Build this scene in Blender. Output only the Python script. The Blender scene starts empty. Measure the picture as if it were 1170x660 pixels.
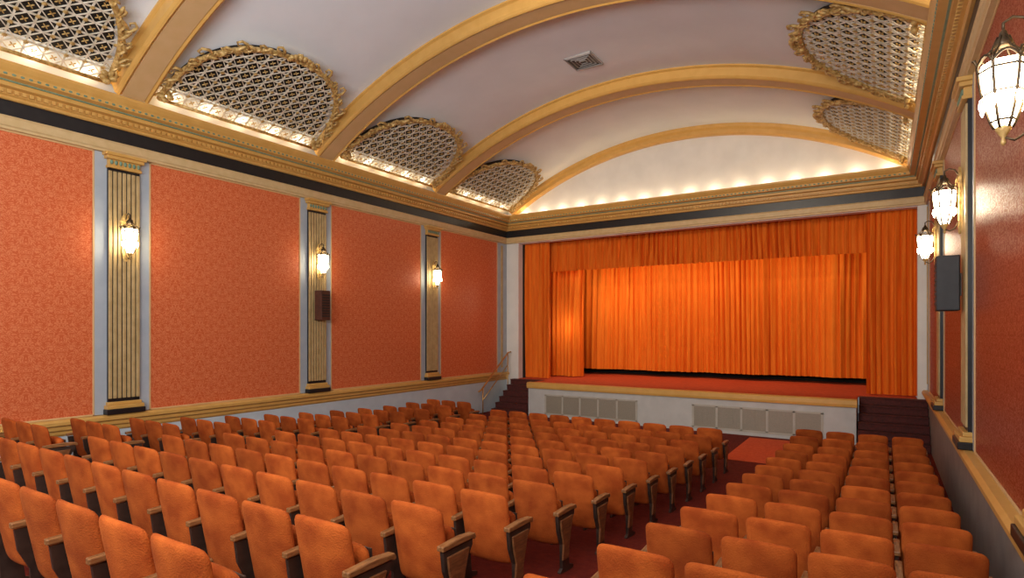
import bpy, bmesh, math, random
from mathutils import Vector, Matrix
random.seed(7)
scene = bpy.context.scene
COL = scene.collection
PI = math.pi
scene.view_settings.view_transform = 'Standard'

# ------------------------------------------------------------------ room numbers (metres)
XL, XR, YB = -12.15, 1.0, 18.7
XC = (XL + XR) / 2
Y0 = -2.0
R, ZC = 11.3, -2.4          # rib soffit arc
RC = R + 0.30               # plaster vault
BAY = [0.95, 5.4, 9.85, 14.3]
CAMZ = 2.81
def floor_z(y):
    d = min(max(0.0, 11.6 - y), 10.4)
    return -0.10 + 0.034 * d + 0.0062 * d * d

# ------------------------------------------------------------------ materials
def new_mat(name):
    m = bpy.data.materials.new(name); m.use_nodes = True
    nt = m.node_tree; b = nt.nodes['Principled BSDF']
    return m, nt, b
def N(nt, t, **kw):
    n = nt.nodes.new(t)
    for k, v in kw.items(): setattr(n, k, v)
    return n
def noisy(name, c1, c2, scale=6.0, rough=0.6, bump=0.0, bscale=60.0, metallic=0.0, sheen=0.0, detail=4.0, spec=0.5, stretch=None, vary=None):
    m, nt, b = new_mat(name)
    tc = N(nt, 'ShaderNodeTexCoord')
    src = tc.outputs['Object']
    if stretch:
        mp = N(nt, 'ShaderNodeMapping'); mp.inputs['Scale'].default_value = stretch
        nt.links.new(src, mp.inputs['Vector']); src = mp.outputs['Vector']
    if vary:                                   # every copy gets its own wear
        oi = N(nt, 'ShaderNodeObjectInfo'); mu = N(nt, 'ShaderNodeMath', operation='MULTIPLY'); mu.inputs[1].default_value = 40
        nt.links.new(oi.outputs['Random'], mu.inputs[0])
        va = N(nt, 'ShaderNodeVectorMath', operation='ADD'); nt.links.new(src, va.inputs[0]); nt.links.new(mu.outputs[0], va.inputs[1]); src = va.outputs[0]
    no = N(nt, 'ShaderNodeTexNoise'); no.inputs['Scale'].default_value = scale; no.inputs['Detail'].default_value = detail
    nt.links.new(src, no.inputs['Vector'])
    cr = N(nt, 'ShaderNodeValToRGB')
    cr.color_ramp.elements[0].position = 0.35; cr.color_ramp.elements[1].position = 0.68
    cr.color_ramp.elements[0].color = (*c1, 1); cr.color_ramp.elements[1].color = (*c2, 1)
    nt.links.new(no.outputs['Fac'], cr.inputs['Fac'])
    out = cr.outputs['Color']
    if vary:
        mr = N(nt, 'ShaderNodeMapRange'); mr.inputs[3].default_value = vary[0]; mr.inputs[4].default_value = vary[1]
        nt.links.new(oi.outputs['Random'], mr.inputs[0])
        hs = N(nt, 'ShaderNodeHueSaturation'); nt.links.new(mr.outputs[0], hs.inputs['Value']); nt.links.new(out, hs.inputs['Color']); out = hs.outputs['Color']
    nt.links.new(out, b.inputs['Base Color'])
    b.inputs['Roughness'].default_value = rough; b.inputs['Metallic'].default_value = metallic
    b.inputs['Specular IOR Level'].default_value = spec
    if sheen: b.inputs['Sheen Weight'].default_value = sheen; b.inputs['Sheen Roughness'].default_value = 0.4; b.inputs['Sheen Tint'].default_value = (1.0, .45, .15, 1)
    if bump:
        n2 = N(nt, 'ShaderNodeTexNoise'); n2.inputs['Scale'].default_value = bscale
        nt.links.new(src, n2.inputs['Vector'])
        bp = N(nt, 'ShaderNodeBump'); bp.inputs['Strength'].default_value = bump; bp.inputs['Distance'].default_value = 0.02
        nt.links.new(n2.outputs['Fac'], bp.inputs['Height']); nt.links.new(bp.outputs['Normal'], b.inputs['Normal'])
    return m
def emit(name, c, s):
    m, nt, b = new_mat(name)
    b.inputs['Base Color'].default_value = (*c, 1); b.inputs['Emission Color'].default_value = (*c, 1)
    b.inputs['Emission Strength'].default_value = s
    return m
def damask(name, base, motif):
    m, nt, b = new_mat(name)
    tc = N(nt, 'ShaderNodeTexCoord'); sp = N(nt, 'ShaderNodeSeparateXYZ')
    nt.links.new(tc.outputs['Object'], sp.inputs[0])
    def M(op, a, bb=None, c=None):
        n = N(nt, 'ShaderNodeMath', operation=op)
        for i, v in enumerate((a, bb, c)):
            if v is None: continue
            if isinstance(v, (int, float)): n.inputs[i].default_value = v
            else: nt.links.new(v, n.inputs[i])
        return n.outputs[0]
    # fold each repeat so a free noise becomes a mirrored woven motif, with a half drop between columns
    PY, PZ = 0.50, 0.66
    yy = M('DIVIDE', sp.outputs[1], PY)
    col = M('FLOOR', yy)
    fy = M('ABSOLUTE', M('SUBTRACT', M('FRACT', yy), 0.5))                # 0 centre .. 0.5 edge, mirrored
    drop = M('MULTIPLY', M('FLOORED_MODULO', col, 2.0), 0.5)
    fz = M('FRACT', M('ADD', M('DIVIDE', sp.outputs[2], PZ), drop))
    cz = M('COSINE', M('MULTIPLY', fz, 2 * PI)); sz = M('SINE', M('MULTIPLY', fz, 2 * PI))
    cmb = N(nt, 'ShaderNodeCombineXYZ')
    nt.links.new(M('MULTIPLY', fy, 2.4), cmb.inputs[0]); nt.links.new(M('MULTIPLY', cz, 0.62), cmb.inputs[1]); nt.links.new(M('MULTIPLY', sz, 0.62), cmb.inputs[2])
    nz = N(nt, 'ShaderNodeTexNoise'); nz.inputs['Scale'].default_value = 3.3; nz.inputs['Detail'].default_value = 0.6; nz.inputs['Distortion'].default_value = 1.1
    nt.links.new(cmb.outputs[0], nz.inputs['Vector'])
    leaf = M('ABSOLUTE', M('SUBTRACT', M('FRACT', M('MULTIPLY', nz.outputs['Fac'], 4.0)), 0.5))
    fac = M('MULTIPLY', leaf, 2.0)
    cr = N(nt, 'ShaderNodeValToRGB')
    e = cr.color_ramp.elements
    e[0].position = 0.34; e[1].position = 0.50
    e[0].color = (*motif, 1); e[1].color = (*base, 1)
    nt.links.new(fac, cr.inputs['Fac']); nt.links.new(cr.outputs['Color'], b.inputs['Base Color'])
    r2 = N(nt, 'ShaderNodeValToRGB'); r2.color_ramp.elements[0].position = .34; r2.color_ramp.elements[1].position = .50
    r2.color_ramp.elements[0].color = (.34, .34, .34, 1); r2.color_ramp.elements[1].color = (.52, .52, .52, 1)
    nt.links.new(fac, r2.inputs['Fac']); nt.links.new(r2.outputs['Color'], b.inputs['Roughness'])
    b.inputs['Specular IOR Level'].default_value = .4
    return m

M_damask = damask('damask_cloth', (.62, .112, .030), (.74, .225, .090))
M_damask_shade = damask('shaded_damask_cloth', (.31, .038, .012), (.40, .078, .030))  # same cloth on the right wall, its weaker light put into the colour
M_ceil = noisy('vault_plaster', (.80, .86, .90), (.84, .90, .94), 1.2, .85, .15, 90)
M_cream = noisy('cream_plaster', (.76, .75, .71), (.82, .81, .77), 2, .8)
M_blue = noisy('pale_blue_paint', (.38, .44, .50), (.44, .50, .55), 3, .6)
M_dado = noisy('pale_dado_paint', (.52, .62, .68), (.58, .68, .73), 3, .6)
M_gold = noisy('gold_paint', (.62, .35, .085), (.67, .39, .105), 5, .42)
M_goldlt = noisy('pale_gold_paint', (.60, .43, .20), (.66, .49, .25), 7, .5)
M_flute = noisy('muted_gold_paint', (.44, .31, .13), (.54, .39, .18), 7, .45)
M_soffit = noisy('rosy_cream_paint', (.64, .43, .19), (.68, .46, .22), 4, .6)
M_orn = noisy('ornament_gold', (.36, .21, .055), (.76, .54, .20), 16, .38, .3, 40, metallic=.15)
M_latt = noisy('lattice_metal_leaf', (.60, .54, .40), (.90, .85, .72), 10, .45, .2, 60)
M_black = noisy('black_paint', (.008, .008, .01), (.014, .013, .014), 8, .35)
M_teal = noisy('sea_green_paint', (.14, .24, .16), (.20, .32, .22), 12, .5)
M_dark = noisy('dark_void', (.012, .009, .007), (.02, .015, .01), 4, .9)
M_cavity_shade = noisy('cavity_shadow_paint', (.02, .016, .012), (.03, .024, .018), 4, .9)
M_carpet = noisy('red_carpet', (.13, .012, .007), (.19, .020, .010), 14, .8, .5, 220, spec=.2)
M_litcarpet = noisy('light_patch_carpet', (.72, .10, .03), (.82, .14, .045), 14, .75, .5, 220, spec=.2)  # floor carpet in a brighter colour that stands for stage light on it
M_stagecarpet = noisy('stage_carpet', (.46, .065, .022), (.56, .085, .03), 8, .8, .3, 200, spec=.2)
M_velvet = noisy('orange_velvet', (.36, .062, .010), (.57, .125, .020), 5.5, .9, .35, 100, sheen=.06, vary=(.76, 1.06), detail=7, spec=.15)
M_wood = noisy('arm_wood', (.18, .07, .022), (.36, .16, .055), 5, .4, stretch=(12, 1.5, 12))
M_metal = noisy('seat_frame_metal', (.03, .018, .013), (.06, .035, .025), 10, .4)
M_endp = noisy('end_panel_wood', (.14, .05, .018), (.26, .10, .035), 6, .4, stretch=(2, 2, 9))
M_curt = noisy('orange_drape', (.76, .145, .010), (.85, .20, .017), 3, .75, sheen=.04, stretch=(4, 4, .4), spec=.15)
M_curt2 = noisy('bright_orange_drape', (.81, .180, .013), (.89, .245, .022), 3, .75, sheen=.04, stretch=(4, 4, .4), spec=.15)
M_step = noisy('step_carpet', (.06, .010, .008), (.10, .015, .011), 16, .8, .3, 200)
M_face = noisy('stage_front_paint', (.46, .47, .46), (.52, .53, .52), 3, .65)
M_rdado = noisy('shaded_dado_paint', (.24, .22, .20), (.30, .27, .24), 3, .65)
M_vframe = noisy('vent_frame_paint', (.40, .38, .33), (.46, .44, .38), 3, .65)
M_mesh = noisy('beige_vent_mesh', (.27, .24, .19), (.35, .31, .25), 60, .5)
M_brass = noisy('brass', (.55, .33, .10), (.7, .45, .16), 10, .28, metallic=.8)
M_iron = noisy('lamp_iron', (.05, .035, .02), (.12, .08, .04), 20, .4, metallic=.6)
M_glow = emit('lit_glass', (1.0, .84, .60), 20)
M_speak = noisy('speaker_brown', (.07, .022, .012), (.11, .036, .018), 8, .5)
M_speakb = noisy('speaker_black', (.012, .01, .01), (.02, .018, .018), 8, .5)
M_white = noisy('vent_white', (.42, .41, .40), (.48, .47, .46), 4, .5)

# ------------------------------------------------------------------ mesh builder
class MB:
    def __init__(s): s.v = []; s.f = []
    def add(s, v, f):
        o = len(s.v); s.v += [tuple(p) for p in v]; s.f += [tuple(i + o for i in q) for q in f]
    def box(s, x0, x1, y0, y1, z0, z1):
        s.add([(x0,y0,z0),(x1,y0,z0),(x1,y1,z0),(x0,y1,z0),(x0,y0,z1),(x1,y0,z1),(x1,y1,z1),(x0,y1,z1)],
              [(0,3,2,1),(4,5,6,7),(0,1,5,4),(1,2,6,5),(2,3,7,6),(3,0,4,7)])
    def bar(s, a, b, up, w, h):
        a = Vector(a); b = Vector(b); d = (b - a).normalized(); up = Vector(up)
        sd = d.cross(up).normalized(); up = sd.cross(d).normalized()
        pts = [p + sd * sx * w / 2 + up * sz * h / 2 for p in (a, b) for sx, sz in ((-1,-1),(1,-1),(1,1),(-1,1))]
        s.add(pts, [(0,1,2,3),(7,6,5,4),(0,4,5,1),(1,5,6,2),(2,6,7,3),(3,7,4,0)])
    def tube(s, pts, r, n=8):
        pts = [Vector(p) for p in pts]; rs = r if isinstance(r, (list, tuple)) else [r] * len(pts)
        vs = []; prev = None
        for i, p in enumerate(pts):
            d = (pts[min(i+1, len(pts)-1)] - pts[max(i-1, 0)]).normalized()
            ref = prev if prev is not None else (Vector((0,0,1)) if abs(d.z) < .9 else Vector((1,0,0)))
            a = (ref - d * ref.dot(d)).normalized(); b = d.cross(a); prev = a
            vs += [p + (a * math.cos(2*PI*k/n) + b * math.sin(2*PI*k/n)) * rs[i] for k in range(n)]
        fs = [(i*n+k, i*n+(k+1)%n, (i+1)*n+(k+1)%n, (i+1)*n+k) for i in range(len(pts)-1) for k in range(n)]
        fs += [tuple(range(n))[::-1], tuple((len(pts)-1)*n + k for k in range(n))]
        s.add(vs, fs)
    def lathe(s, prof, n=12, c=(0,0,0), phase=0):
        vs = [(c[0] + r*math.cos(2*PI*k/n+phase), c[1] + r*math.sin(2*PI*k/n+phase), c[2] + z) for r, z in prof for k in range(n)]
        fs = [(i*n+k, i*n+(k+1)%n, (i+1)*n+(k+1)%n, (i+1)*n+k) for i in range(len(prof)-1) for k in range(n)]
        fs += [tuple(range(n))[::-1], tuple((len(prof)-1)*n + k for k in range(n))]
        s.add(vs, fs)
    def blob(s, c, ax, r):       # ellipsoid; ax = three axis vectors, r = radii
        c = Vector(c); n, m = 8, 5; vs = []
        for i in range(m + 1):
            t = PI * i / m
            for k in range(n):
                p = 2*PI*k/n
                vs.append(c + Vector(ax[0])*r[0]*math.sin(t)*math.cos(p) + Vector(ax[1])*r[1]*math.sin(t)*math.sin(p) + Vector(ax[2])*r[2]*math.cos(t))
        s.add(vs, [(i*n+k, i*n+(k+1)%n, (i+1)*n+(k+1)%n, (i+1)*n+k) for i in range(m) for k in range(n)])
    def prism(s, poly, fn, a, b):   # poly of 2D points; fn(p, t) -> 3D
        n = len(poly)
        s.add([fn(p, a) for p in poly] + [fn(p, b) for p in poly],
              [tuple(range(n))[::-1], tuple(range(n, 2*n))] + [(i, (i+1)%n, n+(i+1)%n, n+i) for i in range(n)])
    def build(s, name, mat, parent=None, smooth=False, bevel=0, recalc=True, seg=2):
        me = bpy.data.meshes.new(name); me.from_pydata(s.v, [], s.f)
        if recalc:
            bm = bmesh.new(); bm.from_mesh(me); bmesh.ops.recalc_face_normals(bm, faces=bm.faces); bm.to_mesh(me); bm.free()
        me.materials.append(mat)
        o = bpy.data.objects.new(name, me); COL.objects.link(o)
        if parent: o.parent = parent
        if smooth:
            me.polygons.foreach_set('use_smooth', [True] * len(me.polygons))
        if bevel:
            bv = o.modifiers.new('bevel', 'BEVEL'); bv.width = bevel; bv.segments = seg; bv.limit_method = 'ANGLE'
        return o
def tag(o, label, cat, group=None, kind=None):
    o['label'] = label; o['category'] = cat
    if group: o['group'] = group
    if kind: o['kind'] = kind
    return o
def thing(name, label, cat, loc=(0,0,0), rz=0, group=None):
    o = bpy.data.objects.new(name, None); COL.objects.link(o); o.location = loc; o.rotation_euler = (0,0,rz)
    o.empty_display_size = .1
    return tag(o, label, cat, group)
def dup(root, loc, rz, label):
    r = root.copy(); COL.objects.link(r); r.location = loc; r.rotation_euler = (0,0,rz); r['label'] = label
    for ch in list(root.children):
        c = ch.copy(); COL.objects.link(c); c.parent = r
        for g in ch.children:
            d = g.copy(); COL.objects.link(d); d.parent = c
    return r
def struct(mb, name, mat, label, cat, **kw):
    return tag(mb.build(name, mat, **kw), label, cat, kind='structure')

# ------------------------------------------------------------------ shell
m = MB(); ys = [Y0 + i * 0.5 for i in range(int((17.32 - Y0) / .5) + 1)] + [18.7]
v = []; f = []
for y in ys: v += [(XL, y, floor_z(y)), (XR, y, floor_z(y))]
for i in range(len(ys) - 1): f.append((2*i, 2*i+1, 2*i+3, 2*i+2))
m.add(v, f); struct(m, 'floor', M_carpet, 'raked auditorium floor covered in dark red carpet', 'floor', recalc=False, smooth=True)
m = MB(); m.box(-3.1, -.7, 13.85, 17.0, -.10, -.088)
tag(m.build('carpet', M_litcarpet), 'stage light painted orange red on the carpeted floor before the stage', 'carpet')  # patch over the floor carpet, there only to stand for stage light

m = MB(); m.box(XL - .25, XL, Y0, YB + .3, -.1, 7.4); struct(m, 'wall_left', M_blue, 'left auditorium wall painted pale grey blue behind the damask panels', 'wall')
m = MB(); m.box(XR, XR + .25, Y0, YB + .3, -.1, 7.4); struct(m, 'wall_right', M_blue, 'right auditorium wall close to the viewer with damask panels', 'wall')
# stage wall with opening
OX0, OX1, OZ1, SZ = -11.58, 0.74, 6.08, 1.04
m = MB()
m.box(XL, OX0, YB, YB + .3, -.1, 7.0); m.box(OX1, XR, YB, YB + .3, -.1, 7.0); m.box(OX0, OX1, YB, YB + .3, OZ1, 7.0)
# tympanum
n = 48; xs = [XL + (XR - XL) * i / n for i in range(n + 1)]
zt = [ZC + math.sqrt((RC+.1)**2 - (x - XC)**2) for x in xs]
poly = [(XL, 6.9)] + [(XR, 6.9)] + [(x, z) for x, z in zip(xs[::-1], zt[::-1])]
m.prism(poly, lambda p, t: (p[0], t, p[1]), YB, YB + .3)
struct(m, 'wall_stage', M_cream, 'cream proscenium wall with arched top around the curtained stage', 'wall')
# vault
m = MB(); na = 60; a0 = math.asin((XR + .05 - XC) / RC)
v = []; f = []; yy = [Y0, 0.9, 5.4, 9.85, 14.3, YB + .2]
for y in yy:
    for i in range(na + 1):
        a = -a0 + 2 * a0 * i / na; v.append((XC + RC * math.sin(a), y, ZC + RC * math.cos(a)))
for j in range(len(yy) - 1):
    for i in range(na): q = j*(na+1)+i; f.append((q, q+1, q+na+2, q+na+1))
m.add(v, f); struct(m, 'ceiling', M_ceil, 'segmental barrel vaulted plaster ceiling', 'ceiling', recalc=False, smooth=True)

# cornice sweeps around left, stage and right walls
def sweep_u(poly, name, mat, label):
    m = MB(); v = []; n = len(poly)
    for k in range(4):
        for o, z in poly:
            v.append([(XL+o, Y0, z), (XL+o, YB-o, z), (XR-o, YB-o, z), (XR-o, Y0, z)][k])
    f = [(k*n+i, k*n+(i+1)%n, (k+1)*n+(i+1)%n, (k+1)*n+i) for k in range(3) for i in range(n)]
    m.add(v, f); return struct(m, name, mat, label, 'cornice')
sweep_u([(-.02,6.10),(.10,6.10),(.10,6.14),(.12,6.16),(.12,6.28),(.14,6.31),(-.02,6.31)], 'trim_1', M_goldlt, 'pale gold architrave band under the black frieze')
sweep_u([(-.02,6.31),(.12,6.31),(.12,6.56),(-.02,6.56)], 'trim_2', M_black, 'black frieze band beneath the cornice')
sweep_u([(-.02,6.56),(.16,6.56),(.18,6.58),(.18,6.61),(.22,6.63),(.22,6.72),(.30,6.74),(.30,6.80),(.34,6.83),(.44,6.85),(.44,6.92),(.47,6.96),(.50,7.02),(.50,7.07),(-.02,7.07)],
        'trim_3', M_gold, 'stepped gold crown cornice around the hall')
sweep_u([(.30,6.805),(.335,6.805),(.335,6.83),(.30,6.83)], 'trim_4', M_teal, 'thin sea green line on the cornice')
m = MB()
y = 1.0
while y < YB - .3:
    m.box(XL+.2, XL+.265, y, y+.06, 6.64, 6.70); m.box(XR-.265, XR-.2, y, y+.06, 6.64, 6.70); y += .10
x = XL + .35
while x < XR - .35:
    m.box(x, x+.06, YB-.265, YB-.2, 6.64, 6.70); x += .10
struct(m, 'trim_5', M_gold, 'row of small gold dentil blocks along the cornice', 'dentils')
m = MB(); y = 1.0
while y < YB - .5:
    for X, s in ((XL, 1), (XR, -1)):
        m.blob((X + s*.442, y, 6.885), ((1,0,0),(0,1,0),(0,0,1)), (.012, .03, .02))
    y += .11
x = XL + .5
while x < XR - .5:
    m.blob((x, YB-.442, 6.885), ((1,0,0),(0,1,0),(0,0,1)), (.03, .012, .02)); x += .11
struct(m, 'trim_6', M_teal, 'row of green and gold beads on the cornice edge', 'beading')

# chair rails and dado
def sweep_y(poly, name, mat, side, y0, y1, label, cat):
    m = MB(); m.prism(poly, lambda p, t: ((XL + p[0]) if side < 0 else (XR - p[0]), t, p[1]), y0, y1)
    return struct(m, name, mat, label, cat)
rail = [(-.02,.98),(.06,.98),(.08,1.01),(.08,1.06),(.12,1.09),(.12,1.15),(.17,1.18),(.17,1.23),(.13,1.27),(-.02,1.27)]
sweep_y(rail, 'trim_7', M_gold, -1, Y0, YB, 'gold chair rail along the left wall', 'chair rail')
sweep_y(rail, 'trim_8', M_gold, 1, Y0, YB, 'gold ledge rail along the right wall', 'chair rail')
for i, (s, nm) in enumerate(((-1, 'left'), (1, 'right'))):
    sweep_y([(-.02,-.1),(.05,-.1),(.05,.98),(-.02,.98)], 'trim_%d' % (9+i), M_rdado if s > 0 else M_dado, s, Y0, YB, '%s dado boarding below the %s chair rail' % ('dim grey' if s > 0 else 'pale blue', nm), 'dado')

# vault ribs
def arc_sweep(m, poly, y, n=96, lim=6.14):
    a1 = math.asin(lim / R); k = len(poly); v = []
    for i in range(n + 1):
        a = -a1 + 2*a1*i/n
        for dy, dr in poly: v.append((XC + (R+dr)*math.sin(a), y + dy, ZC + (R+dr)*math.cos(a)))
    m.add(v, [(i*k+j, i*k+(j+1)%k, (i+1)*k+(j+1)%k, (i+1)*k+j) for i in range(n) for j in range(k)])
ribp = [(-.35,.32),(-.35,.27),(-.30,.24),(-.30,.06),(-.27,.02),(-.24,.0),(-.21,.02),(-.20,.04),(.20,.04),(.21,.02),(.24,.0),(.27,.02),(.30,.06),(.30,.24),(.35,.27),(.35,.32)]
t = 11
for i, y in enumerate(BAY):
    w = ['nearest', 'second', 'third', 'fourth'][i]
    m = MB(); arc_sweep(m, ribp, y)
    struct(m, 'trim_%d' % t, M_gold, '%s gold moulded rib arching across the vault' % w, 'ceiling rib', smooth=False); t += 1
    m = MB(); arc_sweep(m, [(-.19,.042),(-.19,.02),(.19,.02),(.19,.042)], y)
    struct(m, 'trim_%d' % t, M_soffit, 'rosy gold soffit strip of the %s vault rib' % w, 'rib soffit'); t += 1
m = MB(); arc_sweep(m, [(.02,.30),(-.26,.30),(-.26,.20),(-.20,.14),(-.20,.04),(-.12,0),(.02,0)], YB)
struct(m, 'trim_%d' % t, M_gold, 'thin gold arch moulding where the vault meets the stage wall', 'arch moulding'); t += 1

# ------------------------------------------------------------------ lunette grilles
RG = R + .13
A0 = math.asin(6.12 / RG); TH = 2.08; YH = 1.78
def G(s, tt, dr=0.0):
    a = -(A0 - tt / RG)
    return Vector(((RG+dr)*math.sin(a), s, ZC + (RG+dr)*math.cos(a)))
def Nrm(tt):
    a = -(A0 - tt / RG); return Vector((math.sin(a), 0, math.cos(a)))
def inside(s, tt, k=1.0): return abs(s / (YH*k))**2.3 + (max(tt, 0) / (TH*k))**2.3 <= 1.0
def make_grille():
    root = thing('lunette_grille', 'x', 'grille', (XC, 7.62, 0), 0, 'lattice grilles in the vault')
    m = MB(); mr = MB(); st = .27; seg = st / 2
    def strip(s0, t0, s1, t1, w=.022, h=.028, dr=0):
        if inside((s0+s1)/2, (t0+t1)/2): m.bar(G(s0, t0, dr), G(s1, t1, dr), Nrm((t0+t1)/2), w, h)
    ns = int(YH / st) + 1; nt_ = int(TH / st) + 1
    for i in range(-ns, ns + 1):
        for j in range(0, nt_ * 2): strip(i*st, j*seg, i*st, (j+1)*seg)
    for j in range(0, nt_ + 1):
        for i in range(-ns*2, ns*2): strip(i*seg, j*st, (i+1)*seg, j*st)
    for i in range(-ns, ns):
        for j in range(0, nt_):
            cs, ct = (i+.5)*st, (j+.5)*st
            if not inside(cs, ct): continue
            h = st/2     # diamond inside every square
            for (a, b, c, d) in ((-h,0,0,h),(0,h,h,0),(h,0,0,-h),(0,-h,-h,0)): strip(cs+a, ct+b, cs+c, ct+d, .014, .018, -.008)
            nn = Nrm(ct); c = G(cs, ct, -.012)
            for q in range(4):
                a = PI/4 + q*PI/2; p = G(cs + math.cos(a)*.03, ct + math.sin(a)*.03, -.012); d = (p - c).normalized()
                mr.blob(p, (d, nn.cross(d), nn), (.028, .011, .012))
    for i in range(-ns, ns + 1):
        for j in range(0, nt_ + 1):
            if inside(i*st, j*st):
                c = G(i*st, j*st, -.02); nn = Nrm(j*st)
                for q in range(4):      # eight pointed star on every crossing
                    a = q*PI/4; d = (G(i*st + math.cos(a)*.04, j*st + math.sin(a)*.04, -.02) - c).normalized()
                    mr.blob(c, (d, nn.cross(d), nn), (.045, .011, .014))
    nf = len(m.f); m.add(mr.v, mr.f)
    lo = m.build('lattice', M_latt, root, recalc=False)
    lo.data.materials.append(M_orn)
    lo.data.polygons.foreach_set('material_index', [0 if i < nf else 1 for i in range(len(lo.data.polygons))])
    # border
    m = MB(); K = 72; path = []
    for i in range(K + 1):
        th = PI * i / K; c, s = math.cos(th), math.sin(th)
        path.append((YH * math.copysign(abs(c)**(2/2.3), c), TH * s**(2/2.3)))
    m.tube([G(a, b, -.02) for a, b in path], .05, 8)
    m.tube([G(-YH, .0, -.02), G(YH, .0, -.02)], .035, 6)
    m.build('border', M_orn, root, smooth=True)
    m = MB(); rnd = random.Random(3)
    for i in range(1, K):
        a, b = path[i]; a2, b2 = path[min(i+1, K)]; a1, b1 = path[i-1]
        T = (G(a2, b2) - G(a1, b1)).normalized(); nn = Nrm(b); O = T.cross(nn).normalized()
        if O.dot(G(0, TH*.3) - G(a, b)) > 0: O = -O
        c = G(a, b, -.05)
        r = .060 + .022 * math.sin(i * 1.9) + rnd.random()*.018
        dT = (T + O * (.9 if i % 2 else -.4)).normalized(); dO = nn.cross(dT)
        m.blob(c + O * (.0 + .03 * (i % 3)), (dT, dO, nn), (r*1.5, r*.38, .04))
        if i % 4 == 0:
            k = 1.15 + .35*math.sin(i*.7)
            pts = [c + O*.03*k, c + (O*.11 + T*.02)*k, c + (O*.16 + T*.08)*k, c + (O*.14 + T*.14)*k, c + (O*.09 + T*.13)*k, c + (O*.09 + T*.09)*k]
            m.tube(pts, [.034, .03, .026, .022, .017, .012], 6)
    for s in (-1, 1):
        for q in range(5):
            an = q*1.1; c = G(s*(YH - .05), .15, -.08)
            m.blob(c + Vector((0, math.cos(an)*.08, math.sin(an)*.08)), ((0,1,0),(0,0,1),(1,0,0)), (.07,.055,.05))
    for q in range(9):
        an = -PI/2 + PI*q/8 ; c = G(math.sin(an)*.26, TH + math.cos(an)*.14, -.07)
        m.blob(c, ((0,1,0), Nrm(TH).cross(Vector((0,1,0))), Nrm(TH)), (.06,.06,.05))
    m.build('leaf_ornament', M_orn, root, smooth=True)
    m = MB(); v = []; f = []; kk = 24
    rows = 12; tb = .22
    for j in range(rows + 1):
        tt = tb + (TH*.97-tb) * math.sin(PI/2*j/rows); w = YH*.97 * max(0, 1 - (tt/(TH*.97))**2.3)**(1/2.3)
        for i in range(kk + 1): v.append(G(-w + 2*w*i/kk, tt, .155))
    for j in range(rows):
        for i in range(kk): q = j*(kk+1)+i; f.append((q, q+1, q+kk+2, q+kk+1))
    m.add(v, f); m.build('recess_shade_sheet', M_cavity_shade, root, recalc=False)  # dark sheet on the vault, painted shade for a deep opening
    return root
g0 = make_grille()
yc = [3.17, 7.62, 12.07, 16.45]
gl = [(0, -1, 'first gold lattice lunette grille above left wall, cut by the top left corner'),
      (1, -1, 'second gold lattice lunette grille from the viewer above the left wall'),
      (2, -1, 'third gold lattice lunette grille from the viewer above the left wall'),
      (3, -1, 'small looking lattice lunette grille above left wall beside the stage'),
      (2, 1, 'gold lattice lunette grille on right side, in the bay farther from stage'),
      (3, 1, 'gold lattice lunette grille on right side, in the bay beside the stage')]
for b, s, lb in gl:
    if b == 1 and s < 0: g0['label'] = lb; continue
    dup(g0, (XC, yc[b], 0), 0 if s < 0 else PI, lb)

# ------------------------------------------------------------------ ceiling vent
zv = ZC + RC - .03
vt = thing('ceiling_vent', 'square louvred air vent at the crown of the vault', 'vent', (XC - .42, 12.6, zv))
m = MB(); h = .35
for a, b_, c, d in ((-h,h,-h,-h+.018),(-h,h,h-.018,h),(-h,-h+.018,-h,h),(h-.018,h,-h,h)): m.box(a,b_,c,d,-.015,.03)
m.build('frame', M_white, vt)
m = MB(); m.box(-h+.015, h-.015, -h+.015, h-.015, .0, .02); m.build('backing', M_black, vt)
m = MB()
for q in range(4):
    for k in range(1, 5):
        d = k * .076
        a = Vector((-d, -d, -.01)); b_ = Vector((d, -d, -.01)); rt = Matrix.Rotation(q*PI/2, 3, 'Z')
        m.bar(rt @ a, rt @ b_, rt @ Vector((0, 1.6, 1)), .017, .006)
m.build('louvres', M_white, vt)

# ------------------------------------------------------------------ pilasters, panels, sconces
HP = .47
def make_pilaster():
    r = thing('pilaster', 'x', 'pilaster', (XL, BAY[1], 0), 0, 'fluted gold pilasters')
    m = MB(); m.box(.021, .04, -HP, HP, 1.275, 6.095); m.build('backing_strip', M_blue, r, bevel=.006)
    z0, z1 = 1.50, 5.82
    m = MB(); m.box(.03, .085, -.27, .27, z0, z1); m.build('shaft', M_black, r)
    m = MB()
    for k in range(7):
        y = -.237 + k * .079; m.box(.08, .11, y - .030, y + .030, z0 + .06, z1 - .05)
    m.build('fluting', M_flute, r, bevel=.010)
    m = MB(); m.box(.03,.15,-.29,.29,z1,z1+.05); m.box(.03,.13,-.27,.27,z1+.05,z1+.16); m.box(.03,.18,-.32,.32,z1+.16,z1+.22); m.box(.03,.21,-.35,.35,z1+.22,6.10)
    cap = m.build('capital', M_gold, r, bevel=.01)
    m = MB()
    for k in range(7): m.blob((.135, -.23+k*.077, z1+.105), ((1,0,0),(0,1,0),(0,0,1)), (.02,.03,.045))
    m.build('leaf_row', M_teal, cap, smooth=True)
    m = MB(); m.box(.03,.20,-.33,.33,1.275,1.37); m.build('plinth', M_black, r, bevel=.01)
    m = MB(); m.box(.03,.18,-.32,.32,1.37,1.44); m.box(.03,.14,-.29,.29,1.44,1.50); m.build('base_moulding', M_gold, r, bevel=.012)
    return r
p0 = make_pilaster()
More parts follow.
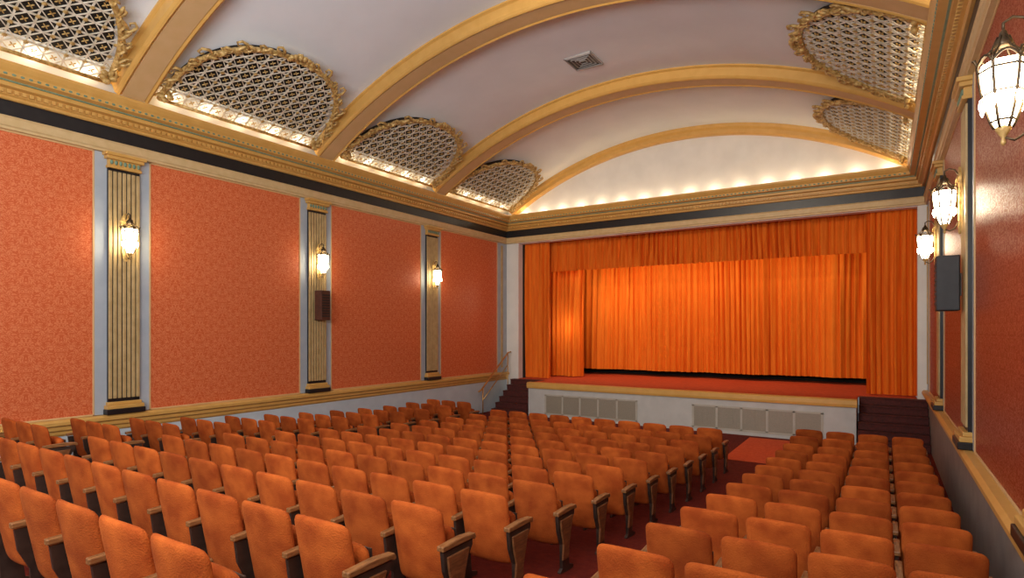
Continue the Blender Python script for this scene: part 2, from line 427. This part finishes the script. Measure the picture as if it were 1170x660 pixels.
pl = {(-1,1): 'fluted gold pilaster nearest the viewer on the left wall', (-1,2): 'middle fluted gold pilaster on left wall, the one carrying a brown speaker',
 (-1,3): 'third fluted gold pilaster on left wall, nearest the stage', (1,1): 'right wall pilaster beside the large near lantern',
 (1,2): 'right wall black and gold pilaster behind the black speaker', (1,3): 'right wall pilaster nearest the stage'}
for (s, i), lb in pl.items():
    if (s, i) == (-1, 1): p0['label'] = lb; continue
    dup(p0, (XL if s < 0 else XR, BAY[i], 0), 0 if s < 0 else PI, lb)
for s, X, lb in ((-1, XL, 'narrow pale corner pilaster where left wall meets the stage wall'), (1, XR, 'narrow pale corner pilaster where right wall meets the stage wall')):
    r = thing('corner_pilaster', lb, 'pilaster', (X, YB - .32, 0), 0 if s < 0 else PI)
    m = MB(); m.box(.021, .05, -.3, .3, 1.275, 6.095); m.build('backing_strip', M_blue, r)
    m = MB(); m.box(.045, .075, -.10, .02, 1.45, 6.0); m.build('centre_strip', M_flute, r, bevel=.006)
# damask wall panels
edges = [(-1.6, BAY[0]-HP), (BAY[0]+HP, BAY[1]-HP), (BAY[1]+HP, BAY[2]-HP), (BAY[2]+HP, BAY[3]-HP), (BAY[3]+HP, YB-.62)]
wn = ['', 'nearest, cut by the frame edge', 'second from the viewer', 'third from the viewer', 'farthest, beside the stage']
for s in (-1, 1):
    for i, (a, b) in enumerate(edges):
        if i == 0: continue
        r = thing('wall_panel', '%s damask panel on the %s wall, %s' % ('orange' if s < 0 else 'shade-darkened orange', 'left' if s < 0 else 'right', wn[i]), 'wall panel', (XL if s < 0 else XR, (a+b)/2, 0), 0 if s < 0 else PI, 'damask wall panels')
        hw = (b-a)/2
        m = MB(); m.box(0, .03, -hw+.03, hw-.03, 1.27, 6.10); m.build('damask_fabric', M_damask if s < 0 else M_damask_shade, r)
        m = MB()
        for y0, y1, z0, z1 in ((-hw, -hw+.03, 1.27, 6.1), (hw-.03, hw, 1.27, 6.1), (-hw, hw, 1.27, 1.30), (-hw, hw, 6.07, 6.10)): m.box(0, .045, y0, y1, z0, z1)
        m.build('frame', M_soffit, r, bevel=.006)

def make_sconce():
    r = thing('wall_lantern', 'x', 'wall lamp', (XL+.13, BAY[1], 4.55), 0, 'wall lanterns on the pilasters')
    m = MB(); pr = [(-.44,.02),(-.38,.05),(-.25,.07),(.0,.05),(.2,.07),(.32,.09),(.40,.06),(.46,.015)]
    poly = [(w, z) for z, w in pr] + [(-w, z) for z, w in pr[::-1]]
    m.prism(poly, lambda p, t: (t, p[0], p[1]), 0, .03); m.build('backplate', M_orn, r, bevel=.008)
    cx = .18
    m = MB(); m.tube([(.02,0,.34),(.07,0,.43),(.13,0,.45),(cx,0,.42),(cx,0,.36)], .010, 8); m.build('arm', M_iron, r, smooth=True)
    m = MB(); m.tube([(.02,0,-.26),(.07,0,-.36),(.12,0,-.39),(cx,0,-.36)], .009, 8); m.build('arm', M_iron, r, smooth=True)
    for s in (-1, 1):
        m = MB(); m.tube([(.02,0,.28),(.04,s*.07,.33),(.05,s*.12,.29),(.05,s*.10,.24),(.05,s*.07,.25)], .009, 6); m.build('scroll', M_orn, r, smooth=True)
    prof = [(.044,-.30),(.066,-.25),(.092,-.16),(.112,-.06),(.126,.03),(.132,.10),(.120,.15)]
    m = MB(); m.lathe(prof, 6, (cx,0,0)); m.build('glass_shade', M_glow, r)
    m = MB()
    for k in range(6):
        a = 2*PI*k/6; c, s = math.cos(a), math.sin(a)
        m.tube([(cx+c*(q+.005), s*(q+.005), z) for q, z in prof[:-1]] + [(cx+c*.144, s*.144, .16), (cx+c*.158, s*.158, .20), (cx+c*.170, s*.170, .19)], .009, 6)
        m.tube([(cx+c*q, s*q, z) for q, z in ((.14,.15),(.11,.20),(.06,.25),(.03,.33))], .008, 6)
        a2 = a + 2*PI/6; b2 = (math.cos(a2), math.sin(a2))
        pts = []
        for q in range(7):
            u = q/6; px = c*(1-u)+b2[0]*u; py = s*(1-u)+b2[1]*u
            pts.append((cx+px*.145, py*.145, .14 + .06*math.sin(PI*u)))
        m.tube(pts, .009, 6)
        for rr, zz, tk in ((.070,-.25,.008), (.116,-.06,.006), (.137,.10,.008)):
            m.tube([(cx+c*rr, s*rr, zz), (cx+b2[0]*rr, b2[1]*rr, zz)], tk, 6)
    m.build('frame', M_iron, r, smooth=True)
    m = MB()
    ring = [(cx+math.cos(2*PI*k/12)*.124, math.sin(2*PI*k/12)*.124, -.09) for k in range(13)]
    m.tube(ring, .005, 5)
    for k in range(12):
        a = 2*PI*k/12; m.lathe([(.002,-.08-.02*(k%2)),(.012,-.055-.02*(k%2)),(.006,0)], 6, (cx+math.cos(a)*.124, math.sin(a)*.124, -.087))
    m.build('crystal_drops', M_glow, r)
    m = MB(); m.lathe([(.045,.25),(.055,.28),(.03,.32),(.02,.36),(.004,.38)], 12, (cx,0,0)); m.build('canopy', M_iron, r, smooth=True)
    m = MB(); m.lathe([(.006,-.42),(.018,-.40),(.010,-.37),(.028,-.34),(.046,-.31),(.044,-.29)], 12, (cx,0,0)); m.build('finial', M_orn, r, smooth=True)
    return r
s0 = make_sconce()
sl = {(-1,1): 'lit lantern on the left wall pilaster nearest the viewer', (-1,2): 'lit lantern on the middle left wall pilaster, above a brown speaker',
      (-1,3): 'lit lantern on the left wall pilaster nearest the stage', (1,1): 'large looking lit lantern at the upper right edge, nearest the viewer',
      (1,2): 'lit lantern on the right wall just above the black speaker', (1,3): 'lit lantern on the right wall nearest the stage'}
for (s, i), lb in sl.items():
    X = XL + .13 if s < 0 else XR - .13
    if (s, i) == (-1, 1): s0['label'] = lb; continue
    near = (s, i) == (1, 1)
    dup(s0, (X, BAY[i] - (.20 if near else 0), 4.50 if near else 4.55), 0 if s < 0 else PI, lb)

def speaker(X, Y, rz, mat, lb):
    r = thing('wall_speaker', lb, 'speaker', (X, Y, 3.08), rz)
    m = MB(); m.box(.02, .28, -.14, .14, 0, .74); m.build('cabinet', mat, r, bevel=.015)
    m = MB()
    for k in range(9): m.box(.278, .288, -.115, .115, .08 + k*.065, .12 + k*.065)
    m.build('grille', M_speakb, r)
    m = MB(); m.box(-.0, .03, -.06, .06, .2, .5); m.build('bracket', M_metal, r)
speaker(XL+.13, BAY[2], 0, M_speak, 'brown box speaker under the middle lantern on the left wall')
speaker(XR-.13, BAY[2]-.0, PI, M_speakb, 'black box speaker on the right wall below a lantern')

# ------------------------------------------------------------------ stage
SX0, SX1, SY = -10.33, -.6, 17.3
m = MB(); m.box(OX0+.01, OX1-.01, 18.70, 23.28, SZ-.05, SZ)
struct(m, 'floor_stage', M_stagecarpet, 'red carpeted stage floor behind the proscenium opening', 'stage floor')
st = thing('stage', 'raised stage apron with red carpet top and pale vented front', 'stage', (0,0,0))
m = MB(); m.box(SX0, SX1, SY+.03, 18.69, -.10, SZ-.02); m.build('front_face', M_face, st)
m = MB(); m.box(SX0, SX1, SY+.14, 18.69, SZ-.02, SZ); m.build('carpet_top', M_stagecarpet, st)
m = MB(); m.prism([(-.04,.86),(.02,.86),(.18,.9),(.18,1.06),(-.02,1.06),(-.06,1.03),(-.06,.93)], lambda p, t: (t, SY + p[0], p[1]), SX0-.02, SX1+.02)
m.build('nosing', M_gold, st)
def vent(X0, n, pw, lb):
    H = .64; Z = .02; Yv = SY + .03
    m = MB()
    for i in range(n + 1): m.box(X0+i*pw-.03, X0+i*pw+.03, Yv-.02, Yv, Z, Z+H)
    m.box(X0-.03, X0+n*pw+.03, Yv-.02, Yv, Z-.03, Z+.03); m.box(X0-.03, X0+n*pw+.03, Yv-.02, Yv, Z+H-.03, Z+H+.02)
    fr = m.build('vent_frame', M_vframe, st); fr['label'] = lb
    for i in range(n):
        m = MB(); x0 = X0+i*pw+.03; x1 = X0+(i+1)*pw-.03
        m.box(x0, x1, Yv-.008, Yv, Z+.03, Z+H-.03)
        k = x0+.02
        while k < x1-.01: m.box(k, k+.008, Yv-.018, Yv-.006, Z+.03, Z+H-.03); k += .03
        m.build('mesh_panel', M_mesh, fr)
vent(-9.65, 5, .64, 'pale framed five panel vent left of centre')
vent(-4.72, 5, .67, 'pale framed five panel vent right of centre')
def steps(x0, x1, lb):
    r = thing('stage_steps', lb, 'steps', (0,0,0)); n = 6; rise = (SZ+.10)/n; tr = .25
    for i in range(n):
        y = 17.05 + i*tr; zb = -.10
        m = MB(); m.box(x0, x1, y, 18.69, zb+i*rise, zb+(i+1)*rise - .012); m.box(x0, x1, y-.025, y+tr, zb+(i+1)*rise-.035, zb+(i+1)*rise)
        m.build('step', M_step, r, bevel=.008)
steps(-11.68, SX0-.03, 'dark red carpeted steps at the left end of the stage')
steps(SX1+.03, XR-.06, 'dark red carpeted steps at the right end of the stage')
r = thing('handrail', 'slanting brass handrail beside the left stage steps', 'handrail', (-11.8, 0, 0))
m = MB(); m.tube([(0,16.45,.72),(0,16.6,.76),(0,18.3,2.0),(0,18.5,2.03)], .03, 8); m.build('top_rail', M_brass, r, smooth=True)
for y, z0, z1 in ((16.7,-.1,.83),(18.3,-.1,2.0)):
    m = MB(); m.tube([(0,y,z0),(0,y,z1)], .02, 8); m.build('post', M_brass, r, smooth=True)
m = MB(); m.tube([(0,16.7,.4),(0,18.3,1.55)], .018, 8); m.build('lower_rail', M_brass, r, smooth=True)
# stage house
m = MB(); m.box(XL-.2, XL, 19.0, 23.5, .9, 7.6); m.box(XR, XR+.2, 19.0, 23.5, .9, 7.6); m.box(XL-.2, XR+.2, 23.3, 23.5, .9, 7.6); m.box(XL-.2, XR+.2, 19.0, 23.5, 7.4, 7.6)
struct(m, 'wall_backstage', M_dark, 'dark walls of the stage house behind the curtains', 'wall')

def curtain(x0, x1, y, z0, z1, fw, amp, mat, name, lb, seed, top=1.0, wave=0.0, big=.0):
    rnd = random.Random(seed); nx = max(30, int((x1-x0)/.018)); nz = 18
    ph = []; p = rnd.random()*6; fr = 1.0; fa = []; a_t = 1; a_c = 1; f_c = 1
    for i in range(nx + 1):
        ph.append(p)
        if i % 16 == 0: fr = rnd.uniform(.5, 1.6); a_t = rnd.uniform(.3, 1.6)
        a_c += (a_t - a_c)*.10; fa.append(a_c); f_c += (fr - f_c)*.15
        p += 2*PI*((x1-x0)/nx)/fw*f_c
    v = []; f = []
    for j in range(nz + 1):
        t = j/nz; z = z0 + (z1-z0)*t
        for i in range(nx + 1):
            x = x0 + (x1-x0)*i/nx
            k = amp*fa[i]*(1 - (1-top)*t)*(1 + .3*math.sin(t*3 + i*.03))
            sn = math.sin(ph[i] + 1.1*math.sin(t*2.6+i*.013))
            v.append((x + .3*k*math.cos(ph[i]), y + k*sn + .3*k*math.sin(2.3*ph[i]+1+t*1.2) + big*math.sin(x*2.1+seed+.5*t) + big*.6*math.sin(x*5.3-t), z + (wave*math.sin(ph[i]*.5) if j == 0 else 0)))
    for j in range(nz):
        for i in range(nx): q = j*(nx+1)+i; f.append((q, q+1, q+nx+2, q+nx+1))
    m = MB(); m.add(v, f); o = m.build(name, mat, smooth=True, recalc=False)
    tag(o, lb, 'curtain'); return o
curtain(-11.75, .85, 22.35, 1.26, 7.2, .22, .07, M_curt2, 'stage_curtain', 'bright orange closed main stage curtain hanging in deep folds', 1, big=.12)
curtain(-10.95, .0, 19.5, 5.04, 6.9, .24, .065, M_curt, 'valance_curtain', 'long gathered orange valance hanging across the top of the stage', 3)
curtain(-11.56, -10.45, 19.12, SZ+.03, 6.4, .21, .075, M_curt, 'side_curtain', 'narrow outer side curtain at the left edge of the stage', 4)
curtain(-11.5, -9.75, 20.5, SZ+.03, 6.9, .24, .14, M_curt2, 'side_curtain', 'gathered inner side curtain at the left, below the valance', 5)
curtain(-.42, .76, 19.12, SZ+.03, 6.4, .20, .08, M_curt, 'side_curtain', 'gathered side curtain hanging at the right edge of the stage', 6)

# ------------------------------------------------------------------ seats
def pillow(w, z0, z1, th, lean, curve, rc, rb, yoff, nx=16, nz=18, flare=.02, crown=.012):
    v = []; f = []
    def hx(z):
        h = w/2
        if z > z1 - rc: h = w/2 - rc + math.sqrt(max(0, rc*rc - (z-(z1-rc))**2))
        elif z < z0 + rb: h = w/2 - rb + math.sqrt(max(0, rb*rb - ((z0+rb)-z)**2))
        return h
    for side in (-1, 1):
        for j in range(nz + 1):
            u = -1 + 2*j/nz; u = math.sin(u*PI/2); z = (z0+z1)/2 + (z1-z0)/2*u; h = hx(z)
            for i in range(nx + 1):
                s = math.sin((-1 + 2*i/nx)*PI/2)
                t = th/2 * (max(0, 1-abs(s)**8)**.5) * (max(0, 1-abs(u)**12)**.5)
                x = s*h*(1 - flare + flare*u); v.append((x, yoff + side*t + curve*(x/(w/2))**2 - lean*(z-z0), z + crown*(1-s*s)*max(0,u)))
    n = (nx+1)*(nz+1)
    for k in (0, 1):
        for j in range(nz):
            for i in range(nx):
                q = k*n + j*(nx+1)+i; a = (q, q+1, q+nx+2, q+nx+1); f.append(a if k == 0 else a[::-1])
    return v, f
def merged(name, vf, mat, parent):
    me = bpy.data.meshes.new(name); me.from_pydata(vf[0], [], vf[1])
    bm = bmesh.new(); bm.from_mesh(me); bmesh.ops.remove_doubles(bm, verts=bm.verts, dist=1e-4)
    bmesh.ops.recalc_face_normals(bm, faces=bm.faces); bm.to_mesh(me); bm.free()
    me.materials.append(mat); me.polygons.foreach_set('use_smooth', [True]*len(me.polygons))
    o = bpy.data.objects.new(name, me); COL.objects.link(o); o.parent = parent; return o
P = .54
ORD = ['zeroth','first','second','third','fourth','fifth','sixth','seventh','eighth','ninth','tenth','eleventh','twelfth','thirteenth','fourteenth','fifteenth']
proto = thing('theatre_seat', 'x', 'seat', (0,0,0), 0, 'orange velvet auditorium seats')
merged('backrest', pillow(.484, .26, .90, .065, .19, .04, .065, .045, 0, flare=.02, crown=.013), M_velvet, proto)
merged('seat_cushion', pillow(.43, .36, .70, .10, .10, 0, .06, .06, .13, 10, 10), M_velvet, proto)
m = MB(); m.prism([(-.19,.37),(.19,.37),(.20,.68),(-.20,.68)], lambda p, t: (p[0], t - .10*(p[1]-.36), p[1]), .175, .19); m.build('seat_pan', M_metal, proto, bevel=.004)
def standard(x, end):
    poly = [(-.07,0),(.22,0),(.22,.03),(.13,.06),(.11,.25),(.17,.45),(.24,.56),(.24,.60),(-.12,.60),(-.10,.45),(-.03,.30),(-.02,.06),(-.07,.03)]
    m = MB(); w = .012 if not end else .016
    m.prism(poly, lambda p, t: (t, p[0], p[1]-.01), x-w, x+w)
    return m
m = standard(-P/2, False); m.build('side_frame', M_metal, proto)
def arm(x, w=.025):
    m = MB(); m.prism([(-.14,.60),(.22,.60),(.26,.585),(.275,.60),(.26,.635),(.1,.65),(-.14,.64)], lambda p, t: (t, p[0], p[1]), x-w, x+w); return m
arm(-P/2).build('armrest', M_wood, proto, bevel=.008)
def add_end(root, side):
    x = side*P/2
    if side > 0: standard(x, True).build('side_frame', M_metal, root); arm(x, .03).build('armrest', M_wood, root, bevel=.008)
    m = MB(); px = x + side*.026
    m.prism([(-.05,.14),(.08,.14),(.09,.26),(.14,.43),(.18,.55),(-.09,.55),(-.07,.43),(-.03,.30)], lambda p, t: (t, p[0], p[1]), px-.010, px+.010)
    m.build('end_panel', M_endp, root, bevel=.006)
protoR = dup(proto, (0,0,0), 0, 'x'); add_end(protoR, 1)
protoL = dup(proto, (0,0,0), 0, 'x'); add_end(protoL, -1)
def proj(x, y, z):
    s, c = math.sin(math.radians(32.4)), math.cos(math.radians(32.4))
    zc = -x*s + y*c
    if zc < .2: return None
    return 585 + 670*(x*c + y*s)/zc, 378 - 670*(z-CAMZ)/zc
first = {}
def place(src, key, x, y, lb, sx=1.0):
    fz = floor_z(y); vis = False
    for dx in (-.25, .25):
        for z in (.1, .5, .89):
            q = proj(x+dx, y, fz+z)
            if q and -5 < q[0] < 1175 and q[1] < 662: vis = True
    if not vis: return
    assert len(lb.split()) <= 16, lb
    if key not in first:
        first[key] = src; src.location = (x, y, fz); src['label'] = lb; src.scale = (sx, 1, 1); return
    dup(src, (x, y, fz), 0, lb).scale = (sx, 1, 1)
rows_c = [12.5 - .9*k for k in range(13)]
rows_s = [13.4 - .9*k for k in range(14)]
NC, PC = 10, .583
for ri, y in enumerate(rows_c):
    n = NC
    for k in range(n):
        x = -2.76 - PC/2 - PC*k
        if k == 0: lb = 'centre block seat with end panel on the right aisle, %s row from the stage' % ORD[ri+1]; src, key = protoR, 'R'
        elif k == n-1: lb = 'centre block seat with end panel on the left aisle, %s row from the stage' % ORD[ri+1]; src, key = protoL, 'L'
        else: lb = 'orange velvet seat, centre block, %s row from the stage, %s from right aisle' % (ORD[ri+1], ORD[k+1]); src, key = proto, 'M'
        place(src, key, x, y, lb, PC/P)
PR = .555
for ri, y in enumerate(rows_s):
    for k in range(4):
        x = -1.57 + PR/2 + PR*k
        if k == 0: lb = 'right block seat with end panel on the right aisle, %s row from the stage' % ORD[ri+1]; src, key = protoL, 'L'
        elif k == 3: lb = 'orange velvet seat, right block, %s row from the stage, beside the right wall' % ORD[ri+1]; src, key = protoR, 'R'
        else: lb = 'orange velvet seat, right block, %s row from the stage, %s from right aisle' % (ORD[ri+1], ORD[k+1]); src, key = proto, 'M'
        place(src, key, x, y, lb, PR/P)
    for k in range(3):
        x = -9.80 - .56/2 - .56*k
        if k == 0: lb = 'left block seat with end panel on the left aisle, %s row from the stage' % ORD[ri+1]; src, key = protoR, 'R'
        elif k == 2: lb = 'orange velvet seat, left block, %s row from the stage, nearest the left wall' % ORD[ri+1]; src, key = protoL, 'L'
        else: lb = 'orange velvet seat, middle of the left block, %s row from the stage' % ORD[ri+1]; src, key = proto, 'M'
        place(src, key, x, y, lb, .56/P)

# ------------------------------------------------------------------ lights
def light(kind, loc, energy, color=(1,.8,.55), target=None, size=.1, size_y=None, spot=None):
    d = bpy.data.lights.new('lamp', kind); d.energy = energy; d.color = color
    if kind == 'AREA':
        d.size = size
        if size_y: d.shape = 'RECTANGLE'; d.size_y = size_y
    else: d.shadow_soft_size = size
    if spot: d.spot_size = math.radians(spot); d.spot_blend = .6
    o = bpy.data.objects.new('lamp', d); COL.objects.link(o); o.location = loc
    if target is not None: o.rotation_euler = (Vector(target) - Vector(loc)).to_track_quat('-Z', 'Y').to_euler()
    return o
W = (1, .82, .56)
for c in yc:                                  # cove lamps behind the grilles
    for s in (-1, 1):
        for k in range(5):
            a = math.asin(6.2/(R+.2)); light('POINT', (XC + s*(R+.2)*math.sin(a), c - 1.5 + .75*k, ZC + (R+.2)*math.cos(a)+.02), 3.5, W, size=.03)
for k in range(16): light('POINT', (XL + .9 + k*.757, YB - .20, 7.15), 3.6, (1, .85, .62), size=.03)
# stage lights
light('AREA', (-5.4, 20.1, 6.8), 160, (1,.78,.50), (-5.4, 22.4, 1.8), 11.0, .6)
light('POINT', (-9.0, 20.9, 4.2), 42, (1,.78,.50), size=.3)
light('POINT', (-5.5, 20.6, 4.6), 28, (1,.78,.50), size=.4)
light('POINT', (-10.2, 19.8, 3.0), 18, (1,.78,.50), size=.3)
# hall: unseen fill lights added to brighten walls, vault and curtains
light('AREA', (-3.5, -1.5, 6.3), 100, (1,.90,.80), (-8.5, 9, 2.4), 6, 2.0)
light('AREA', (-3.5, -1.5, 4.6), 780, (.98,.97,.98), (-8.5, 9, 9.4), 8, 2.0)
light('SPOT', (-4.5, 1.0, 7.6), 2200, (1,.84,.62), (-5.5, 18.7, 4.2), .4, spot=50)
w = bpy.data.worlds.new('world'); scene.world = w; w.use_nodes = True
w.node_tree.nodes['Background'].inputs[0].default_value = (.88, .87, .92, 1); w.node_tree.nodes['Background'].inputs[1].default_value = .25

# ------------------------------------------------------------------ camera
cd = bpy.data.cameras.new('camera'); cam = bpy.data.objects.new('camera', cd); COL.objects.link(cam)
cam.location = (0, 0, CAMZ); cam.rotation_euler = (PI/2, 0, math.radians(32.4))
cd.sensor_width = 36; cd.lens = 670/1170*36; cd.shift_y = 48/1170; cd.clip_start = .05
scene.camera = cam
